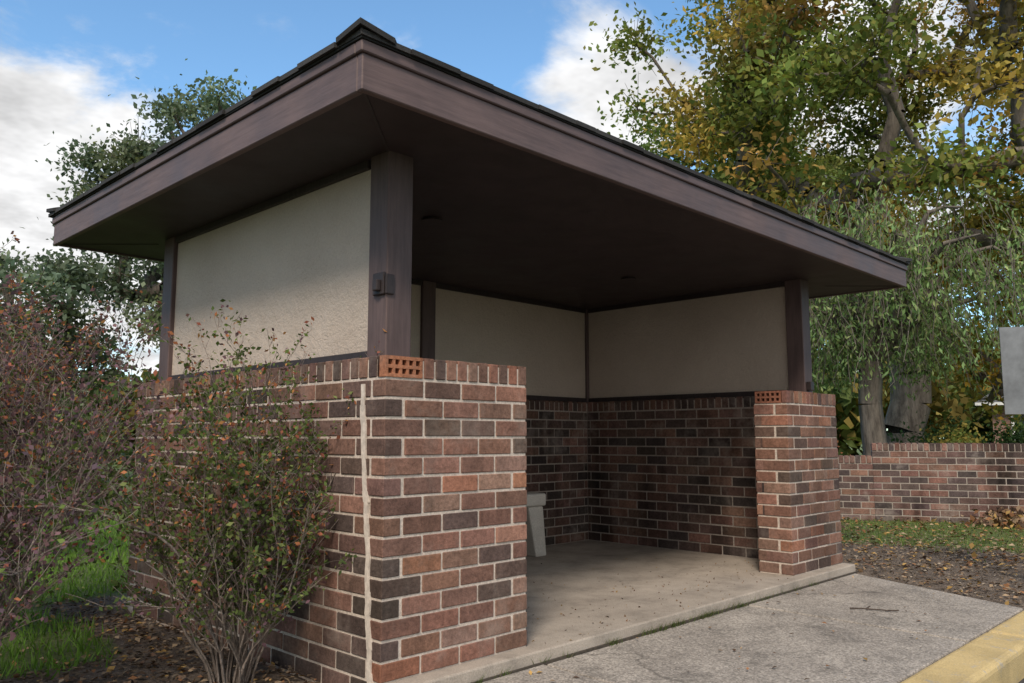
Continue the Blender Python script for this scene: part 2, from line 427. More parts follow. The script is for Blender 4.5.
# bench ------------------------------------------------------------------
MC=m_concrete('cast_concrete',(.52,.49,.44),(.62,.59,.53),0,.8,(.8,1.05))
bench=empty('concrete_bench',(0,0,0))
bb=Boxes(); bx0,bx1,by0,by1=1.75,3.13,1.93,2.33
bb.box(bx0,bx1,by0,by1,.41,.515)
bb.make('seat',MC,bench,bevel=.018,seg=3)
for nm,xx,sg in (('leg_1',bx1+.0,-1),('leg_2',bx0-.0,1)):
    b_=Boxes(); a,b2=sorted((xx,xx+sg*.13)); ta=a-(.05 if sg<0 else 0)-(.02 if sg<0 else -.02); tb=b2+(.05 if sg>0 else 0)-(.02 if sg<0 else -.02)
    b_.hexa([(a,by0,0),(b2,by0,0),(b2,by1,0),(a,by1,0),(ta,by0+.02,.409),(tb,by0+.02,.409),(tb,by1-.02,.409),(ta,by1-.02,.409)])
    b_.make(nm,MC,bench,bevel=.012,seg=2)

# ------------------------------------------------------------------ ground sheet
def m_ground():
    m,nt,b=mat('ground'); p=pos(nt)
    s=nt.nodes.new('ShaderNodeSeparateColor'); nt.links.new(attr(nt),s.inputs[0])
    nz=noise(nt,2.2,4,.7,p)
    lawn=math_(nt,'ADD',s.outputs[0],math_(nt,'MULTIPLY',math_(nt,'SUBTRACT',nz,.5),1.6))
    lf=ramp(nt,lawn,[(.45,0.),(.65,1.)]); f=noise(nt,60,4,.7,p); f2=noise(nt,10,4,.75,p)
    soil=mix(nt,ramp(nt,f2,[(.3,0.),(.7,1.)]),(.10,.073,.053),(.27,.21,.16))
    gr=mix(nt,ramp(nt,f2,[(.3,0.),(.7,1.)]),(.08,.13,.035),(.18,.21,.065))
    c=mix(nt,lf,soil,gr); c=mix(nt,1.,c,ramp(nt,f,[(.3,.5),(.7,1.5)]),'MULTIPLY')
    nt.links.new(c,b.inputs['Base Color']); b.inputs['Roughness'].default_value=1
    bump(nt,b,math_(nt,'ADD',f,f2),1.,.03); return m
def axis_lines(lo,hi,step,extra):
    a=list(np.arange(lo,hi+1e-6,step)); 
    o=[lo-1,lo-3,lo-8,lo-20,lo-60,lo-150,lo-400]; h_=[hi+1,hi+3,hi+8,hi+20,hi+60,hi+150,hi+400]
    return np.array(sorted(set([round(float(v),4) for v in a+o+h_+extra])))
gx=axis_lines(-8,14,.12,[]); gy=axis_lines(-1.2,14,.12,[-1.42,-1.47,-1.5,-2.5,-5,-8.8,-8.9,-9.3])
gy=np.array([v for v in gy if not(-1.42<v<-1.21) and not (-9.2<v<-8.95)])
GX,GY=np.meshgrid(gx,gy,indexing='ij')
def vnoise(x,y):
    return (np.sin(x*3.1+1.3*np.sin(y*2.3))*np.cos(y*2.7+1.1*np.sin(x*1.9))+.5*np.sin(x*7.3+y*5.1)*np.cos(y*8.7-x*3.3))/1.5
def gz(x,y):
    z=-.078+.010*vnoise(x,y)+.006*vnoise(x*4.1+3,y*3.7)
    z=np.where((x<-.05)|(y>D+.1),z+.03,z)
    z=np.where((x>-1)&(x<4.6)&(y<-.05)&(y>-1.44),-.085,z)
    z=np.where((x>.0)&(x<L)&(y>-.09)&(y<D),-.12,z)
    z=np.where((y<-1.44)&(y>-9.1),-.30,z)
    return z
def lawn(x,y):
    d1=np.clip((x-6.2+.42*(y+1.0))/1.5,0,1)
    d2=np.clip((y-2.7)/.5,0,1)
    d3=np.clip((-1.9-x)/.5,0,1)*np.clip((y+.2)/.5,0,1)
    d4=np.clip((y-1.1)/.5,0,1)*np.clip((-.30-x)/.25,0,1)
    far=np.where(y<-9,1,0)
    return np.clip(np.maximum(np.maximum(np.maximum(d1,d2),np.maximum(d3,far)),d4),0,1)
V=np.stack([GX,GY,gz(GX,GY)],axis=-1).reshape(-1,3)
nx,ny=len(gx),len(gy)
I=(np.arange(nx-1)[:,None]*ny+np.arange(ny-1)[None,:]).ravel()
F=np.stack([I,I+ny,I+ny+1,I+1],axis=1)
lv=lawn(V[:,0],V[:,1]); 
mesh_np('ground',V,F,np.stack([lv,lv,lv],axis=1),m_ground())
sw=Boxes(); yf=-1.362; yb_=-.099
sw.prism([(-.9,yf),(.795,yf),(.853,yb_),(-.9,yb_)],-.16,-.060)
sw.prism([(.815,yf),(2.70,yf),(2.743,yb_),(.872,yb_)],-.16,-.064)
sw.prism([(2.714,yf),(3.84,yf),(4.42,yb_),(2.757,yb_)],-.16,-.061)
sw.make('sidewalk',MSW,None,bevel=.008,seg=2)
def m_yellow():
    m,nt,b=mat('yellow_kerb_paint'); p=pos(nt)
    c=mix(nt,noise(nt,3,4,.7,p),(.56,.41,.17),(.66,.51,.26))
    wr=noise(nt,9,4,.85,p)
    c=mix(nt,ramp(nt,wr,[(.56,0.),(.66,.75)]),c,(.44,.40,.33))
    f=noise(nt,120,3,.7,p); c=mix(nt,1.,c,ramp(nt,f,[(.3,.8),(.7,1.12)]),'MULTIPLY')
    c=mix(nt,1.,c,ramp(nt,noise(nt,2.5,4,.7,p),[(.3,.7),(.6,1.02)]),'MULTIPLY')
    nt.links.new(c,b.inputs['Base Color']); b.inputs['Roughness'].default_value=.8
    bump(nt,b,math_(nt,'ADD',f,wr),.5,.008); return m
kb=Boxes()
xs_=[-9,-6,-3,0,3.0,6,9,12,15]
for a,b_ in zip(xs_[:-1],xs_[1:]): kb.box(a+.004,b_-.004,-1.60,-1.368,-.29,-.056)
kb.make('kerb',m_yellow(),None,bevel=.03,seg=3)
rd=Boxes(); rd.box(-60,60,-8.85,-1.601,-.25,-.205)
rd.make('road',m_concrete('asphalt',(.045,.045,.047),(.06,.058,.057),120,.95,(.8,1.1)))
rl=Boxes(); rl.box(-60,60,-5.3,-5.18,-.204,-.200); rl.make('road_marking',m_flat('road_paint',(.6,.5,.15),.8))

# grass + litter ----------------------------------------------------------
def blades(name,n,box,hgt,cols,thr=.5):
    x=R.uniform(box[0],box[1],n*3); y=R.uniform(box[2],box[3],n*3)
    k=(lawn(x,y)+R.normal(0,.12,len(x))+.38*vnoise(x*1.7,y*1.9))>thr
    x,y=x[k][:n],y[k][:n]; n=len(x)
    z=gz(x,y)-.004; hh=hgt*R.uniform(.5,1.3,n); a=R.uniform(0,6.28,n); w=.0038*R.uniform(.8,1.6,n)*(hgt/.05)**.5
    lx,ly=R.normal(0,.4,n)*hh,R.normal(0,.4,n)*hh
    dx,dy=np.cos(a)*w,np.sin(a)*w
    P=np.stack([np.stack([x-dx,y-dy,z],1),np.stack([x+dx,y+dy,z],1),np.stack([x+lx,y+ly,z+hh],1)],axis=1).reshape(-1,3)
    c=np.array(cols)[R.integers(len(cols),size=n)]*R.uniform(.7,1.3,(n,1))
    return mesh_np(name,P,np.arange(3*n).reshape(-1,3),np.repeat(c,3,axis=0),MLEAF)
GC=[(.12,.21,.05),(.16,.24,.06),(.19,.26,.08),(.11,.17,.04),(.27,.26,.12),(.21,.23,.09)]
blades('lawn_grass',34000,(4.6,10.5,-3.0,6.0),.045,GC)
GC2=[(.14,.27,.05),(.18,.32,.06),(.20,.32,.08),(.12,.22,.04)]
blades('lawn_grass.001',38000,(-4,1.8,.9,8.5),.065,GC2)
def litter(name,n,box,size,cols,maskfn=None,dz=.006,flat=2.2):
    x=R.uniform(box[0],box[1],n); y=R.uniform(box[2],box[3],n)
    if maskfn is not None:
        k=maskfn(x,y); x,y=x[k],y[k]
    n=len(x); C=np.stack([x,y,gz(x,y)+dz+R.uniform(0,.012,n)],1)
    d=R.normal(size=(n,3)); d[:,2]*=.25; d/=np.linalg.norm(d,axis=1,keepdims=True)
    nn=R.normal(size=(n,3))*.5; nn[:,2]+=flat
    s=np.cross(d,nn); s/=np.linalg.norm(s,axis=1,keepdims=True); m_=np.cross(s,d)
    h=(size*R.uniform(.5,1.4,n))[:,None]
    V=np.stack([C-d*h*.5,C+s*h*.3+m_*h*.12,C+d*h*.5,C-s*h*.3+m_*h*.12],1).reshape(-1,3)
    c=np.array(cols)[R.integers(len(cols),size=n)]*R.uniform(.6,1.3,(n,1))
    return mesh_np(name,V,np.arange(4*n).reshape(-1,4),np.repeat(c,4,axis=0),MLIT)
LC=[(.24,.16,.10),(.32,.22,.14),(.16,.10,.07),(.38,.28,.18),(.11,.075,.055),(.28,.14,.07),(.42,.27,.10)]
right=lambda x,y:(y>-1.36)&((x>4.5)|(x>3.9+.44*(y+1.39)+.03))
rl2=lambda x,y:right(x,y)&(R.uniform(size=len(x))>.45*lawn(x,y))
litter('leaf_litter',6500,(3.8,9,-1.36,5),.045,LC,rl2)
litter('leaf_litter.001',13000,(-4,-.06,-.9,5),.035,LC,lambda x,y:R.uniform(size=len(x))>.9*lawn(x,y))
litter('lawn_leaves',1500,(5.5,10,-2.5,3),.06,LC[3:],lambda x,y:y>-1.3,.035,3)
litter('mulch_chips',8000,(-3,-.03,-.9,3),.03,[(.10,.075,.055),(.15,.11,.08),(.21,.165,.12)],lambda x,y:lawn(x,y)<.5)
litter('mulch_chips.001',8000,(3.8,8,-1.36,2.5),.026,[(.16,.125,.095),(.25,.20,.15),(.32,.27,.21)],rl2)
onwalk=lambda x,y:R.uniform(size=len(x))<np.where(y>-.35,.9,.35)
litter('fallen_leaves',160,(.3,4.2,-1.35,-.1),.026,LC,onwalk,.026,6)
x=R.uniform(.9,4.1,260); y=-.08+np.abs(R.normal(0,.6,260)); k=(y<2.3)&~((x>3.55)&(y<.3)); x,y=x[k],y[k]
P=np.stack([x,y,np.full(len(x),.003)],1)
c=np.array(LC)[R.integers(len(LC),size=len(x))]*R.uniform(.4,1.,(len(x),1))
V_,F_,C_=leaves(P,.016*R.uniform(.4,1.5,len(x)),c,.6,2.5); mesh_np('floor_debris',V_,F_,C_,MLIT)
wd=[];wc=[]
for cx_ in list(R.uniform(1.3,2.9,34))+list(R.uniform(.3,4.2,16)):
    for _ in range(R.integers(5,18)):
        x=cx_+R.normal(0,.025); y=-.102+R.normal(0,.008); h_=R.uniform(.012,.05); a=R.uniform(0,6.28)
        wd+= [(x-.003,y,-.066),(x+.003,y,-.066),(x+math.cos(a)*h_*.8,y-abs(math.sin(a))*h_*.8,-.062+h_)]
        c=np.array(GC[R.integers(5)])*R.uniform(.5,1.1); wc+=[c,c,c]
mesh_np('joint_weeds',wd,np.arange(len(wd)).reshape(-1,3),np.array(wc),MLEAF)
dj=Boxes(); dj.box(.02,L,-.106,-.090,-.09,-.052,(.08,.06,.05))
dj.make('joint_dirt',m_flat('dirt',(.06,.048,.036),1,0,.4,40))
tp=[(3.05,-.62),(3.10,-.70),(3.13,-.80),(3.18,-.86)]
P0=[];P1=[]
for a,b_ in zip(tp[:-1],tp[1:]): P0.append((*a,-.052));P1.append((*b_,-.050))
P0.append((3.10,-.70,-.05));P1.append((3.16,-.70,-.045))
Vt,Ft=tubes(P0,P1,[.005]*len(P0),[.004]*len(P0)); 
mesh_np('fallen_twig',Vt,Ft,None,m_bark('twig_bark',(.05,.035,.028),(.13,.10,.08),40))
wr=Boxes(); wr.hexa([(-.80,.38,-.03),(-.72,.36,-.025),(-.70,.42,-.03),(-.78,.44,-.02),(-.80,.38,-.027),(-.72,.36,-.021),(-.70,.42,-.026),(-.78,.44,-.016)],(1,1,1))
wr.make('paper_scrap',m_flat('scrap',(.75,.72,.68),.7)) 
wr=Boxes(); wr.hexa([(-.70,.36,-.025),(-.64,.345,-.01),(-.62,.39,-.02),(-.68,.415,-.025),(-.70,.36,-.021),(-.64,.345,-.006),(-.62,.39,-.016),(-.68,.415,-.021)],(1,1,1))
wr.make('candy_wrapper',m_flat('wrapper',(.75,.18,.03),.5))

# ------------------------------------------------------------------ shrubs
MST1=m_bark('shrub_stem',(.17,.135,.11),(.40,.33,.28),60)
def shrub(name,cx,cy,h,r,seed,cols,tips,nst=34,dens=1.,lsize=.02,lean=(0,0),tipbias=.25):
    rg=np.random.default_rng(seed); P0=[];P1=[];A=[];Bq=[];LP=[]
    z0=float(gz(np.array([cx]),np.array([cy]))[0])-.02
    def grow(p,d,l,rad,level):
        n=max(3,int(l/.07)); st=l/n; q=np.array(p,float); d=np.array(d,float); 
        for i in range(n):
            d=d+rg.normal(0,.13,3)+np.array([0,0,.05 if level else .03]); d/=np.linalg.norm(d)
            q2=q+d*st; ra=rad*(1-.75*i/n); rb=rad*(1-.75*(i+1)/n)
            P0.append(q.copy());P1.append(q2.copy());A.append(max(ra,.0011));Bq.append(max(rb,.0010))
            q=q2; f=(i+1)/n
            if level<2 and f>.22 and rg.uniform()<.78:
                for _ in range(rg.integers(1,3)):
                    a=rg.uniform(0,6.28); nd=d*.8+np.array([math.cos(a),math.sin(a),.25])*.75; nd/=np.linalg.norm(nd)
                    grow(q,nd,l*rg.uniform(.18,.38)*(1.15-.4*f),rad*(1-.7*f)*.55,level+1)
            if level>=1:
                for _ in range(rg.poisson(2.2*dens*(1.0 if q[2]>.25 else .5))): LP.append(q+rg.normal(0,.016,3))
    for s in range(nst):
        a=rg.uniform(0,6.28); rr=r*math.sqrt(rg.uniform(0,1)); 
        hh=h*(1-.35*(rr/r)**2)*rg.uniform(.72,1.04)
        top=np.array([math.cos(a)*rr+lean[0],math.sin(a)*rr+lean[1],hh]); base=np.array([cx+math.cos(a)*rr*.22,cy+math.sin(a)*rr*.22,z0])
        ln=np.linalg.norm(top); grow(base,top/ln+np.array([0,0,.15]),ln,rg.uniform(.005,.010),0)
    par=empty(name)
    V_,F_=tubes(P0,P1,A,Bq,3); mesh_np('stems',V_,F_,None,MST1,par)
    LP=np.array(LP); n=len(LP); cols=np.array(cols);tips=np.array(tips)
    cl=vnoise(LP[:,0]*3+seed,LP[:,1]*3+LP[:,2]*2.5)
    pt=np.clip(tipbias+.55*(LP[:,2]/h-.4)+.4*cl+rg.normal(0,.2,n),0,1)
    ca=cols[rg.integers(len(cols),size=n)]; cb_=tips[rg.integers(len(tips),size=n)]
    c=np.where((rg.uniform(size=n)<pt)[:,None],cb_,ca)*rg.uniform(.55,1.45,(n,1))
    V_,F_,C_=leaves(LP,lsize*rg.uniform(.6,1.4,n),c,.6,.3); mesh_np('leaves',V_,F_,C_,MLEAF,par)
GR=[(.10,.14,.045),(.13,.18,.055),(.075,.11,.04),(.17,.20,.075)]
PU=[(.17,.10,.12),(.22,.13,.14),(.15,.10,.12),(.11,.08,.10)]
RD=[(.34,.13,.08),(.44,.18,.09),(.30,.11,.08),(.50,.25,.10)]
shrub('barberry_shrub',-.34,.56,1.42,.38,3,GR+GR+PU[:1],RD+PU[:1]+GR[:2],32,.95,.022,tipbias=.15)
shrub('barberry_shrub.001',-1.42,.72,1.80,.58,5,GR[:3]+PU+PU[:2],PU+PU+RD[:3],40,.75,.021,lean=(-.12,.02))
shrub('barberry_shrub.002',-.95,2.35,1.95,.62,8,GR+PU,PU+RD,32,.8,.026,lean=(-.05,0))
shrub('barberry_shrub.003',-.75,5.2,2.3,.8,9,GR+PU,RD+PU,26,.8,.03)

# ------------------------------------------------------------------ trees
MBK=m_bark('bark',(.07,.058,.048),(.21,.18,.15),9)
def tree(name,base,trunk_h,crown_c,crown_r,nclump,nleaf,lsize,cols,seed,trunk_r=.3,clump_s=.5,lean=(0,0),shell=.55,step=.5):
    rg=np.random.default_rng(seed)
    base=np.array(base,float); cc=np.array(crown_c,float); cr=np.array(crown_r,float)
    nodes=[base+np.array([0,0,-.2])]; par=[-1]
    nt_=6
    for i in range(1,nt_+1):
        f=i/nt_; p=base+np.array([lean[0]*f,lean[1]*f,trunk_h*f])+np.append(rg.normal(0,.06,2),0); nodes.append(p); par.append(len(nodes)-2)
    topn=len(nodes)-1
    up=cc+np.array([0,0,cr[2]*.4])
    for i in range(1,7):
        f=i/6; nodes.append(nodes[topn]*(1-f)+up*f+rg.normal(0,.15,3)); par.append(len(nodes)-2)
    d=rg.normal(size=(nclump,3)); d/=np.linalg.norm(d,axis=1,keepdims=True)
    rr=shell+(1-shell)*rg.uniform(0,1,(nclump,1))**.7
    lump=1+.22*np.sin(d[:,:1]*4+seed)*np.cos(d[:,1:2]*5+seed*2)+.1*np.sin(d[:,2:3]*9)
    cl=cc+d*cr*rr*lump
    cl=cl[cl[:,2]>base[2]+trunk_h*.55]
    o=np.argsort(np.linalg.norm(cl-nodes[topn],axis=1)); tips=[]
    for ci in o:
        p=cl[ci]; NA=np.array(nodes[4:]); dd=np.linalg.norm(NA-p,axis=1)+np.where(NA[:,2]>p[2]+.4,1.,0)
        k=int(np.argmin(dd))+4; q=np.array(nodes[k]); L_=np.linalg.norm(p-q); m_=max(1,int(L_/step)); prev=k
        for i in range(1,m_+1):
            f=i/m_; x=q*(1-f)+p*f+rg.normal(0,.08,3)*(f<1)+np.array([0,0,.12*math.sin(math.pi*f)*L_*.6]); nodes.append(x); par.append(prev); prev=len(nodes)-1
        tips.append(prev)
    cnt=np.zeros(len(nodes)); 
    for t in tips:
        k=t
        while k>=0: cnt[k]+=1; k=par[k]
    cnt=np.maximum(cnt,1); tot=cnt[0]
    rad=trunk_r*(cnt/tot)**.45; rad[0]=trunk_r*1.35
    NA=np.array(nodes); idx=np.arange(1,len(nodes)); pp=np.array(par)[1:]
    V_,F_=tubes(NA[pp],NA[idx],np.minimum(rad[pp],rad[idx]*1.25) ,rad[idx],7)
    pe=empty(name); mesh_np('trunk_and_limbs',V_,F_,None,MBK,pe,True)
    T0=[];T1=[]
    for t in tips:
        for _ in range(5):
            v=rg.normal(size=3); v/=np.linalg.norm(v); T0.append(NA[t]); T1.append(NA[t]+v*clump_s*rg.uniform(.7,1.3))
    V_,F_=tubes(T0,T1,[.014]*len(T0),[.004]*len(T0),3); mesh_np('twigs',V_,F_,None,MBK,pe)
    w=rg.uniform(.3,1.6,len(tips)); w/=w.sum(); ch=rg.choice(len(tips),size=nleaf,p=w)
    P=NA[np.array(tips)][ch]; 
    P=P+rg.normal(size=(nleaf,3))*np.array([1,1,.6])*clump_s*.55
    ctone=rg.uniform(.65,1.35,len(tips))[ch]
    cc_=np.array(cols)[rg.integers(len(cols),size=len(tips))][ch]
    alt=np.array(cols)[rg.integers(len(cols),size=nleaf)]
    c=(cc_*.7+alt*.3)*ctone[:,None]*rg.uniform(.65,1.35,(nleaf,1))
    V_,F_,C_=leaves(P,lsize*rg.uniform(.6,1.4,nleaf),c,.62,.5); mesh_np('foliage',V_,F_,C_,MLEAF,pe)
OAK=[(.19,.24,.07),(.22,.26,.075),(.34,.25,.08),(.16,.21,.065),(.42,.23,.08),(.20,.24,.07),(.28,.24,.085),(.17,.23,.065),(.18,.24,.07),(.44,.31,.08)]
tree('oak_tree',(16.6,3.6,-.08),3.6,(16.6,3.6,8.6),(5.8,5.8,5.1),260,85000,.14,OAK,21,.42,.74,(.3,0))
YG=[(.20,.29,.10),(.25,.32,.11),(.17,.25,.08),(.30,.32,.12)]
tree('maple_tree',(17.2,8.6,-.08),3.4,(16.4,7.9,6.6),(2.7,2.9,2.9),90,24000,.13,YG,25,.2,.6)
YE=[(.50,.36,.06),(.55,.30,.06),(.35,.30,.08),(.24,.25,.06)]
tree('ash_tree',(20.5,1.5,-.08),2.2,(20.5,1.5,4.6),(3.6,3.6,3.2),90,18000,.16,YE,28,.25,.7)
BG=[(.13,.18,.13),(.16,.21,.15),(.11,.15,.11),(.19,.22,.14)]
tree('elm_tree',(6.3,17.3,-.08),3.2,(6.5,17.1,6.4),(2.3,2.3,3.6),80,24000,.13,BG,31,.28,.6)
tree('elm_tree.001',(2.6,17.5,-.08),1.4,(3.0,17.5,3.0),(2.2,2.2,2.0),60,14000,.14,BG,33,.22,.6)
tree('cedar_tree',(8.6,14.5,-.08),1.2,(8.6,14.5,3.2),(1.6,1.6,2.9),60,16000,.12,[(.06,.10,.04),(.08,.13,.05)],35,.18,.5)

def willow(name,base,h,cr,seed):
    rg=np.random.default_rng(seed); base=np.array(base,float); pe=empty(name)
    P0=[];P1=[];A=[];Bq=[]
    fk=base+np.array([0,0,2.3]); pts=[base+np.array([0,0,-.1]),base+np.array([.02,0,.8]),base+np.array([-.03,.03,1.6]),fk]
    rr=[.27,.205,.19,.20]
    for i in range(3): P0.append(pts[i]);P1.append(pts[i+1]);A.append(rr[i]);Bq.append(rr[i+1])
    ends=[]
    for k in range(16):
        a=k*2.4+rg.uniform(-.3,.3); R_=cr*rg.uniform(.35,.95); top=base+np.array([math.cos(a)*R_,math.sin(a)*R_,h*rg.uniform(.58,1.)])
        n=7; prev=fk
        for i in range(1,n+1):
            f=i/n; x=fk*(1-f)+top*f; x[2]=fk[2]+(top[2]-fk[2])*math.sin(f*math.pi*.56)/math.sin(math.pi*.56); x=x+rg.normal(0,.05,3)
            P0.append(prev);P1.append(x);A.append(.10*(1-f*.85)+.01);Bq.append(.10*(1-(f+.1)*.85)+.01); prev=x
            if f>.3: ends.append(x)
    LP=[];LC_=[]
    for s in range(1050):
        e_=ends[rg.integers(len(ends))]+rg.normal(0,.38,3)*np.array([1,1,.55]); l=rg.uniform(.3,1.5); l=min(l,e_[2]-rg.uniform(1.4,2.4)); 
        if l<.2: continue
        n=int(l/.09)+1; dx,dy=rg.normal(0,.28,2); prev=e_; tone=rg.uniform(.6,1.3)
        dx+=(e_[0]-base[0])*.12; dy+=(e_[1]-base[1])*.12
        for i in range(1,n+1):
            f=i/n; x=e_+np.array([dx*f**.6*l,dy*f**.6*l,-l*f])+rg.normal(0,.03,3)
            if i%3==0 or i==n: P0.append(prev);P1.append(x);A.append(.005);Bq.append(.004); prev=x
            for _ in range(2): LP.append(x+rg.normal(0,.06,3)); LC_.append(tone)
    V_,F_=tubes(P0,P1,A,Bq,5); mesh_np('trunk_and_limbs',V_,F_,None,MBK,pe,True)
    LP=np.array(LP); n=len(LP); cs=np.array([(.19,.30,.12),(.23,.35,.15),(.16,.25,.09),(.30,.36,.16)])
    c=cs[rg.integers(4,size=n)]*np.array(LC_)[:,None]*rg.uniform(.7,1.3,(n,1))
    V_,F_,C_=leaves(LP,.10*rg.uniform(.6,1.3,n),c,.34,.2,droop=.6); mesh_np('foliage',V_,F_,C_,MLEAF,pe)
willow('weeping_willow',(11.7,2.45,-.08),5.0,2.5,41)

def distant(name,pts,seed,cols):
    rg=np.random.default_rng(seed); P=[];C=[]
    for (x,y,h_,r_) in pts:
        n=2600; k=rg.integers(26,size=n); cen=rg.normal(size=(26,3)); cen/=np.linalg.norm(cen,axis=1,keepdims=True); cen*=rg.uniform(.45,1.,(26,1))
        cen=np.array([x,y,h_*.50])+cen*np.array([r_,r_,h_*.46]); tn=rg.uniform(.5,1.3,26); cb_=np.array(cols)[rg.integers(len(cols),size=26)]
        P.append(cen[k]+rg.normal(size=(n,3))*np.array([r_,r_,h_*.5])*.22); C.append(cb_[k]*tn[k][:,None]*rg.uniform(.7,1.3,(n,1)))
    P=np.concatenate(P);C=np.concatenate(C); m_=P[:,2]>-.05; P=P[m_];C=C[m_]
    V_,F_,C_=leaves(P,.8*rg.uniform(.5,1.3,len(P)),C,.7,.5); mesh_np(name,V_,F_,C_,MLEAF)
DG=[(.09,.13,.05),(.12,.16,.055),(.17,.18,.06),(.24,.19,.06),(.07,.11,.045)]
pts=[]
for i in range(22):
    a=math.radians(-12+i*6.2); rr=46+6*math.sin(i*2.1); pts.append((rr*math.cos(a),rr*math.sin(a),5.5+2.0*math.sin(i*1.7),4.4))
distant('distant_trees',pts,50,DG)

def bush(name,x,y,rx,h_,n,cols,seed,ls=.07):
    rg=np.random.default_rng(seed); nc=24
    c0=rg.normal(size=(nc,3)); c0/=np.linalg.norm(c0,axis=1,keepdims=True); c0[:,2]=abs(c0[:,2]); c0*=rg.uniform(.4,1,(nc,1))
    cen=np.array([x,y,0])+c0*np.array([rx,rx,h_*.9]); tn=rg.uniform(.5,1.35,nc); k=rg.integers(nc,size=n)
    P=cen[k]+rg.normal(size=(n,3))*np.array([rx,rx,h_])*.16; P[:,2]=np.maximum(P[:,2],-.06)
    c=np.array(cols)[rg.integers(len(cols),size=n)]*tn[k][:,None]*rg.uniform(.7,1.3,(n,1))
    pe=empty(name)
    V_,F_,C_=leaves(P,ls*rg.uniform(.6,1.4,n),c,.6,.4); mesh_np('leaves',V_,F_,C_,MLEAF,pe)
    T0=[(x+rg.normal(0,.08),y+rg.normal(0,.08),-.1) for _ in range(nc)]
    V_,F_=tubes(T0,cen,[.02]*nc,[.006]*nc,4); mesh_np('stems',V_,F_,None,MST1,pe)
bush('evergreen_shrub',15.2,2.2,1.5,1.55,6000,[(.035,.07,.03),(.05,.09,.04)],61,.08)
bush('evergreen_shrub.001',14.9,1.1,.8,1.25,4500,[(.04,.08,.03),(.08,.12,.045)],62,.08)
bush('barberry_hedge',10.8,3.55,.8,1.5,4500,[(.28,.13,.08),(.36,.16,.08),(.18,.11,.06)],63,.06)
bush('yellow_shrub',13.0,1.6,.6,1.15,3000,[(.40,.32,.09),(.22,.27,.08)],64,.07)
bush('evergreen_shrub.002',4.5,9.5,1.8,2.2,6000,[(.06,.11,.045),(.09,.14,.05)],65,.09)
bush('evergreen_shrub.003',0.8,11.5,2.4,2.4,6000,[(.07,.12,.045),(.11,.16,.06)],66,.11)
bush('evergreen_shrub.004',-3.5,11.,2.4,2.0,6000,[(.07,.12,.045),(.14,.16,.06)],67,.11)

# ------------------------------------------------------------------ low brick wall
lw=empty('low_brick_wall',(8.75,1.83,-.09))
lw.rotation_euler=(0,0,math.atan2(-.907,.42))
C_=Boxes(); B_=Boxes()
PAL_W=[(.14,.088,.072),(.10,.07,.064),(.18,.10,.08),(.21,.115,.088),(.08,.06,.056),(.15,.092,.078)]
def wseg(x0,x1,rows):
    z1=rows*BH; C_.box(x0+.002,x1-.002,-.10,.10,-.1,z1)
    brick_face(B_,(x0,-.105),(1,0),(0,-1),x1-x0,0,rows,None,None,PAL_W)
    brick_face(B_,(x0,.105),(1,0),(0,1),x1-x0,0,rows,None,None,PAL_W)
    n=int((x1-x0)/.0675); w=(x1-x0)/n
    for k in range(n): 
        c=pick(PAL_W); t=R.uniform(-.003,.003); B_.box(x0+k*w,x0+(k+1)*w-J,-.11+t,.11+t,z1+.004,z1+.1+t,c)
    C_.box(x0+.004,x1-.004,-.10,.10,z1+.0005,z1+.088)
wseg(-6,.42,9); wseg(.42,9,11)
C_.make('mortar',MMi,lw); B_.make('bricks',MBI,lw,bevel=.004)
rg=np.random.default_rng(5)
n=600; P=np.stack([rg.normal(9.30,.26,n),rg.normal(-.05,.18,n),np.abs(rg.normal(0,.08,n))-.06],1)
cH=np.array(LC)[rg.integers(len(LC),size=n)]*rg.uniform(.5,1.2,(n,1))
V_,F_,Cc=leaves(P,.09*rg.uniform(.5,1.3,n),cH,.6,.5); mesh_np('leaf_pile',V_,F_,Cc,MLIT)

# ------------------------------------------------------------------ sign
sg=empty('traffic_sign',(4.84,-1.315,-.09)); sg.rotation_euler=(0,0,math.radians(-62))
s_=Boxes(); s_.box(-.22,.22,-.003,.003,1.235,1.875); s_.make('plate',m_flat('aluminium',(.20,.215,.23),.42,.5,.3,6),sg,bevel=.002)
s_=Boxes(); s_.box(-.03,.03,-.045,-.0035,-.3,1.95); s_.box(-.045,-.03,-.012,-.0035,-.3,1.95); s_.box(.03,.045,-.012,-.0035,-.3,1.95)
s_.make('post',m_flat('galvanised',(.30,.31,.32),.45,.7,.2,20),sg,bevel=.002)

# ------------------------------------------------------------------ house
hs=empty('brick_house',(31.4,2.16,-.1)); hs.rotation_euler=(0,0,math.radians(-76))
hb=Boxes(); hb.box(-3.4,9,0,5,0,2.35)
mh,nt,b=mat('house_brick'); p=pos(nt); bt=nt.nodes.new('ShaderNodeTexBrick'); bt.inputs['Scale'].default_value=4.5
mp=nt.nodes.new('ShaderNodeMapping'); mp.inputs['Rotation'].default_value=(math.pi/2,0,0); nt.links.new(p,mp.inputs[0]); nt.links.new(mp.outputs[0],bt.inputs['Vector'])
bt.inputs['Color1'].default_value=(.28,.14,.105,1); bt.inputs['Color2'].default_value=(.21,.11,.085,1); bt.inputs['Mortar'].default_value=(.3,.26,.22,1)
nt.links.new(bt.outputs['Color'],b.inputs['Base Color']); b.inputs['Roughness'].default_value=.9
hb.make('walls',mh,hs)
rf=Boxes(); rf.hexa([(-3.9,-.5,2.3),(9.5,-.5,2.3),(9.5,5.5,2.3),(-3.9,5.5,2.3),(-2.2,2.4,3.6),(8,2.4,3.6),(8,2.6,3.6),(-2.2,2.6,3.6)],(.10,.098,.095)); rf.make('roof',MSH,hs)
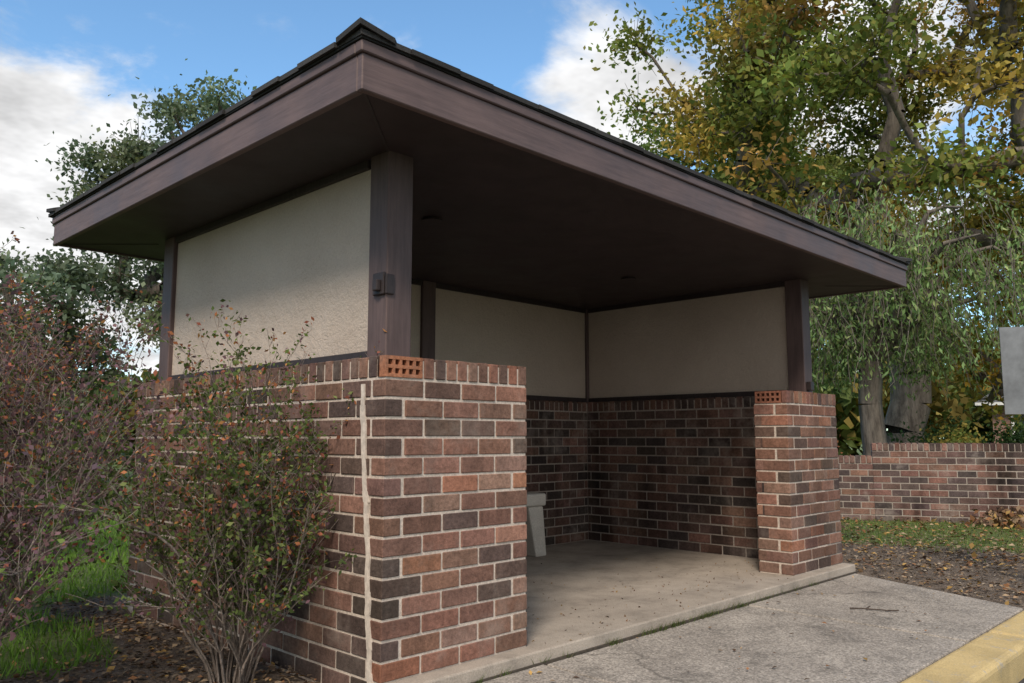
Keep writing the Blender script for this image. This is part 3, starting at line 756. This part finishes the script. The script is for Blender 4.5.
MW=m_flat('white_paint',(.72,.72,.70),.5); MG=m_flat('window_glass',(.03,.04,.05),.08)
wn=Boxes(); wg=Boxes()
for x in (-2.75,1.0,4.9):
    wg.box(x,x+1.5,-.03,-.001,.9,1.95)
    wn.box(x-.09,x,-.07,-.002,.8,2.05); wn.box(x+1.5,x+1.59,-.07,-.002,.8,2.05); wn.box(x,x+1.5,-.07,-.002,1.95,2.05); wn.box(x,x+1.5,-.07,-.002,.8,.9)
    for k in (.5,1.): wn.box(x+k-.02,x+k+.02,-.05,-.031,.9,1.95)
    wn.box(x,x+1.5,-.052,-.0505,1.41,1.45)
wn.box(-3.9,9.5,-.52,-.505,2.2,2.3)
wg.make('window_panes',MG,hs); wn.make('window_frames_and_gutter',MW,hs)

# ------------------------------------------------------------------ world & sun
az=math.radians(235); el=math.radians(44)
w=bpy.data.worlds.new('World'); sc.world=w; w.use_nodes=True; nt=w.node_tree
bg=nt.nodes['Background']; bg.inputs['Strength'].default_value=.15
sky=nt.nodes.new('ShaderNodeTexSky'); sky.sky_type='NISHITA'; sky.sun_disc=False; sky.sun_elevation=el; sky.sun_rotation=az
sky.air_density=1.0; sky.dust_density=.6; sky.ozone_density=1.2
tc=nt.nodes.new('ShaderNodeTexCoord'); dirv=tc.outputs['Generated']
sep=nt.nodes.new('ShaderNodeSeparateXYZ'); nt.links.new(dirv,sep.inputs[0])
den=math_(nt,'ADD',math_(nt,'MAXIMUM',sep.outputs[2],0.),.22)
cx_=math_(nt,'DIVIDE',sep.outputs[0],den); cy_=math_(nt,'DIVIDE',sep.outputs[1],den)
cmb=nt.nodes.new('ShaderNodeCombineXYZ'); nt.links.new(cx_,cmb.inputs[0]); nt.links.new(cy_,cmb.inputs[1])
nn1=nt.nodes.new('ShaderNodeTexNoise'); nn1.inputs['Scale'].default_value=2.6; nn1.inputs['Detail'].default_value=7; nn1.inputs['Roughness'].default_value=.6; nn1.inputs['Distortion'].default_value=.3
nt.links.new(cmb.outputs[0],nn1.inputs['Vector']); n1=nn1.outputs['Fac']
def blob(c,rin,rout):
    vm=nt.nodes.new('ShaderNodeVectorMath'); vm.operation='DOT_PRODUCT'; nt.links.new(dirv,vm.inputs[0]); 
    vm.inputs[1].default_value=Vector(c).normalized()
    mr=nt.nodes.new('ShaderNodeMapRange'); mr.interpolation_type='SMOOTHSTEP'
    mr.inputs['From Min'].default_value=math.cos(math.radians(rout)); mr.inputs['From Max'].default_value=math.cos(math.radians(rin))
    nt.links.new(vm.outputs['Value'],mr.inputs['Value']); return mr.outputs[0]
acc=None
for c,a,b_,k in (((.22,.93,.27),2,12,.30),((.10,.95,.18),2,14,.34),((.36,.91,.12),1,9,.2),((.722,.555,.395),.5,6.5,.22),((.70,.525,.49),.3,4,.12),((.36,.80,.50),1,12,-.10),((.90,.40,.27),3,18,.22),((.86,.36,.44),2,10,.16),((-.5,-.6,.45),25,75,.40)):  # last blob: unseen cloud bank behind the camera, added for white ambient light
    t=math_(nt,'MULTIPLY',blob(c,a,b_),k); acc=t if acc is None else math_(nt,'ADD',acc,t)
tot=math_(nt,'ADD',n1,acc)
cf=nt.nodes.new('ShaderNodeMapRange'); cf.interpolation_type='SMOOTHSTEP'; cf.inputs['From Min'].default_value=.55; cf.inputs['From Max'].default_value=.79
nt.links.new(tot,cf.inputs['Value'])
n2=noise(nt,4.5,4,.65,cmb.outputs[0])
ccol=ramp(nt,n2,[(.3,.60),(.60,1.0)]); ccol=mix(nt,1.,ccol,(7.0,7.0,7.05),'MULTIPLY')
skc=mix(nt,1.,sky.outputs[0],(1.10,1.42,1.52),'MULTIPLY')
fin=mix(nt,cf.outputs[0],skc,ccol)
nt.links.new(fin,bg.inputs['Color'])
w.cycles.sampling_method='MANUAL'; w.cycles.sample_map_resolution=512
sd=bpy.data.lights.new('sun','SUN'); sd.energy=3.1; sd.angle=math.radians(14); sd.color=(1,.885,.76)
so=bpy.data.objects.new('sun',sd); link(so)
dv=Vector((math.sin(az)*math.cos(el),math.cos(az)*math.cos(el),math.sin(el)))
so.rotation_euler=dv.to_track_quat('Z','Y').to_euler(); so.location=dv*30

# ------------------------------------------------------------------ camera
cam=bpy.data.cameras.new('camera'); co=link(bpy.data.objects.new('camera',cam)); cam.sensor_width=36; cam.lens=816.75/1024*36
cam.clip_start=.05; cam.clip_end=2000
yaw=math.radians(44.475); pit=math.radians(6.708)
co.location=(-2.045,-2.743,.978)
fw=Vector((math.cos(yaw)*math.cos(pit),math.sin(yaw)*math.cos(pit),math.sin(pit)))
co.rotation_euler=fw.to_track_quat('-Z','Y').to_euler()
sc.camera=co
sc.view_settings.view_transform='Standard'; sc.view_settings.look='None'; sc.view_settings.exposure=0
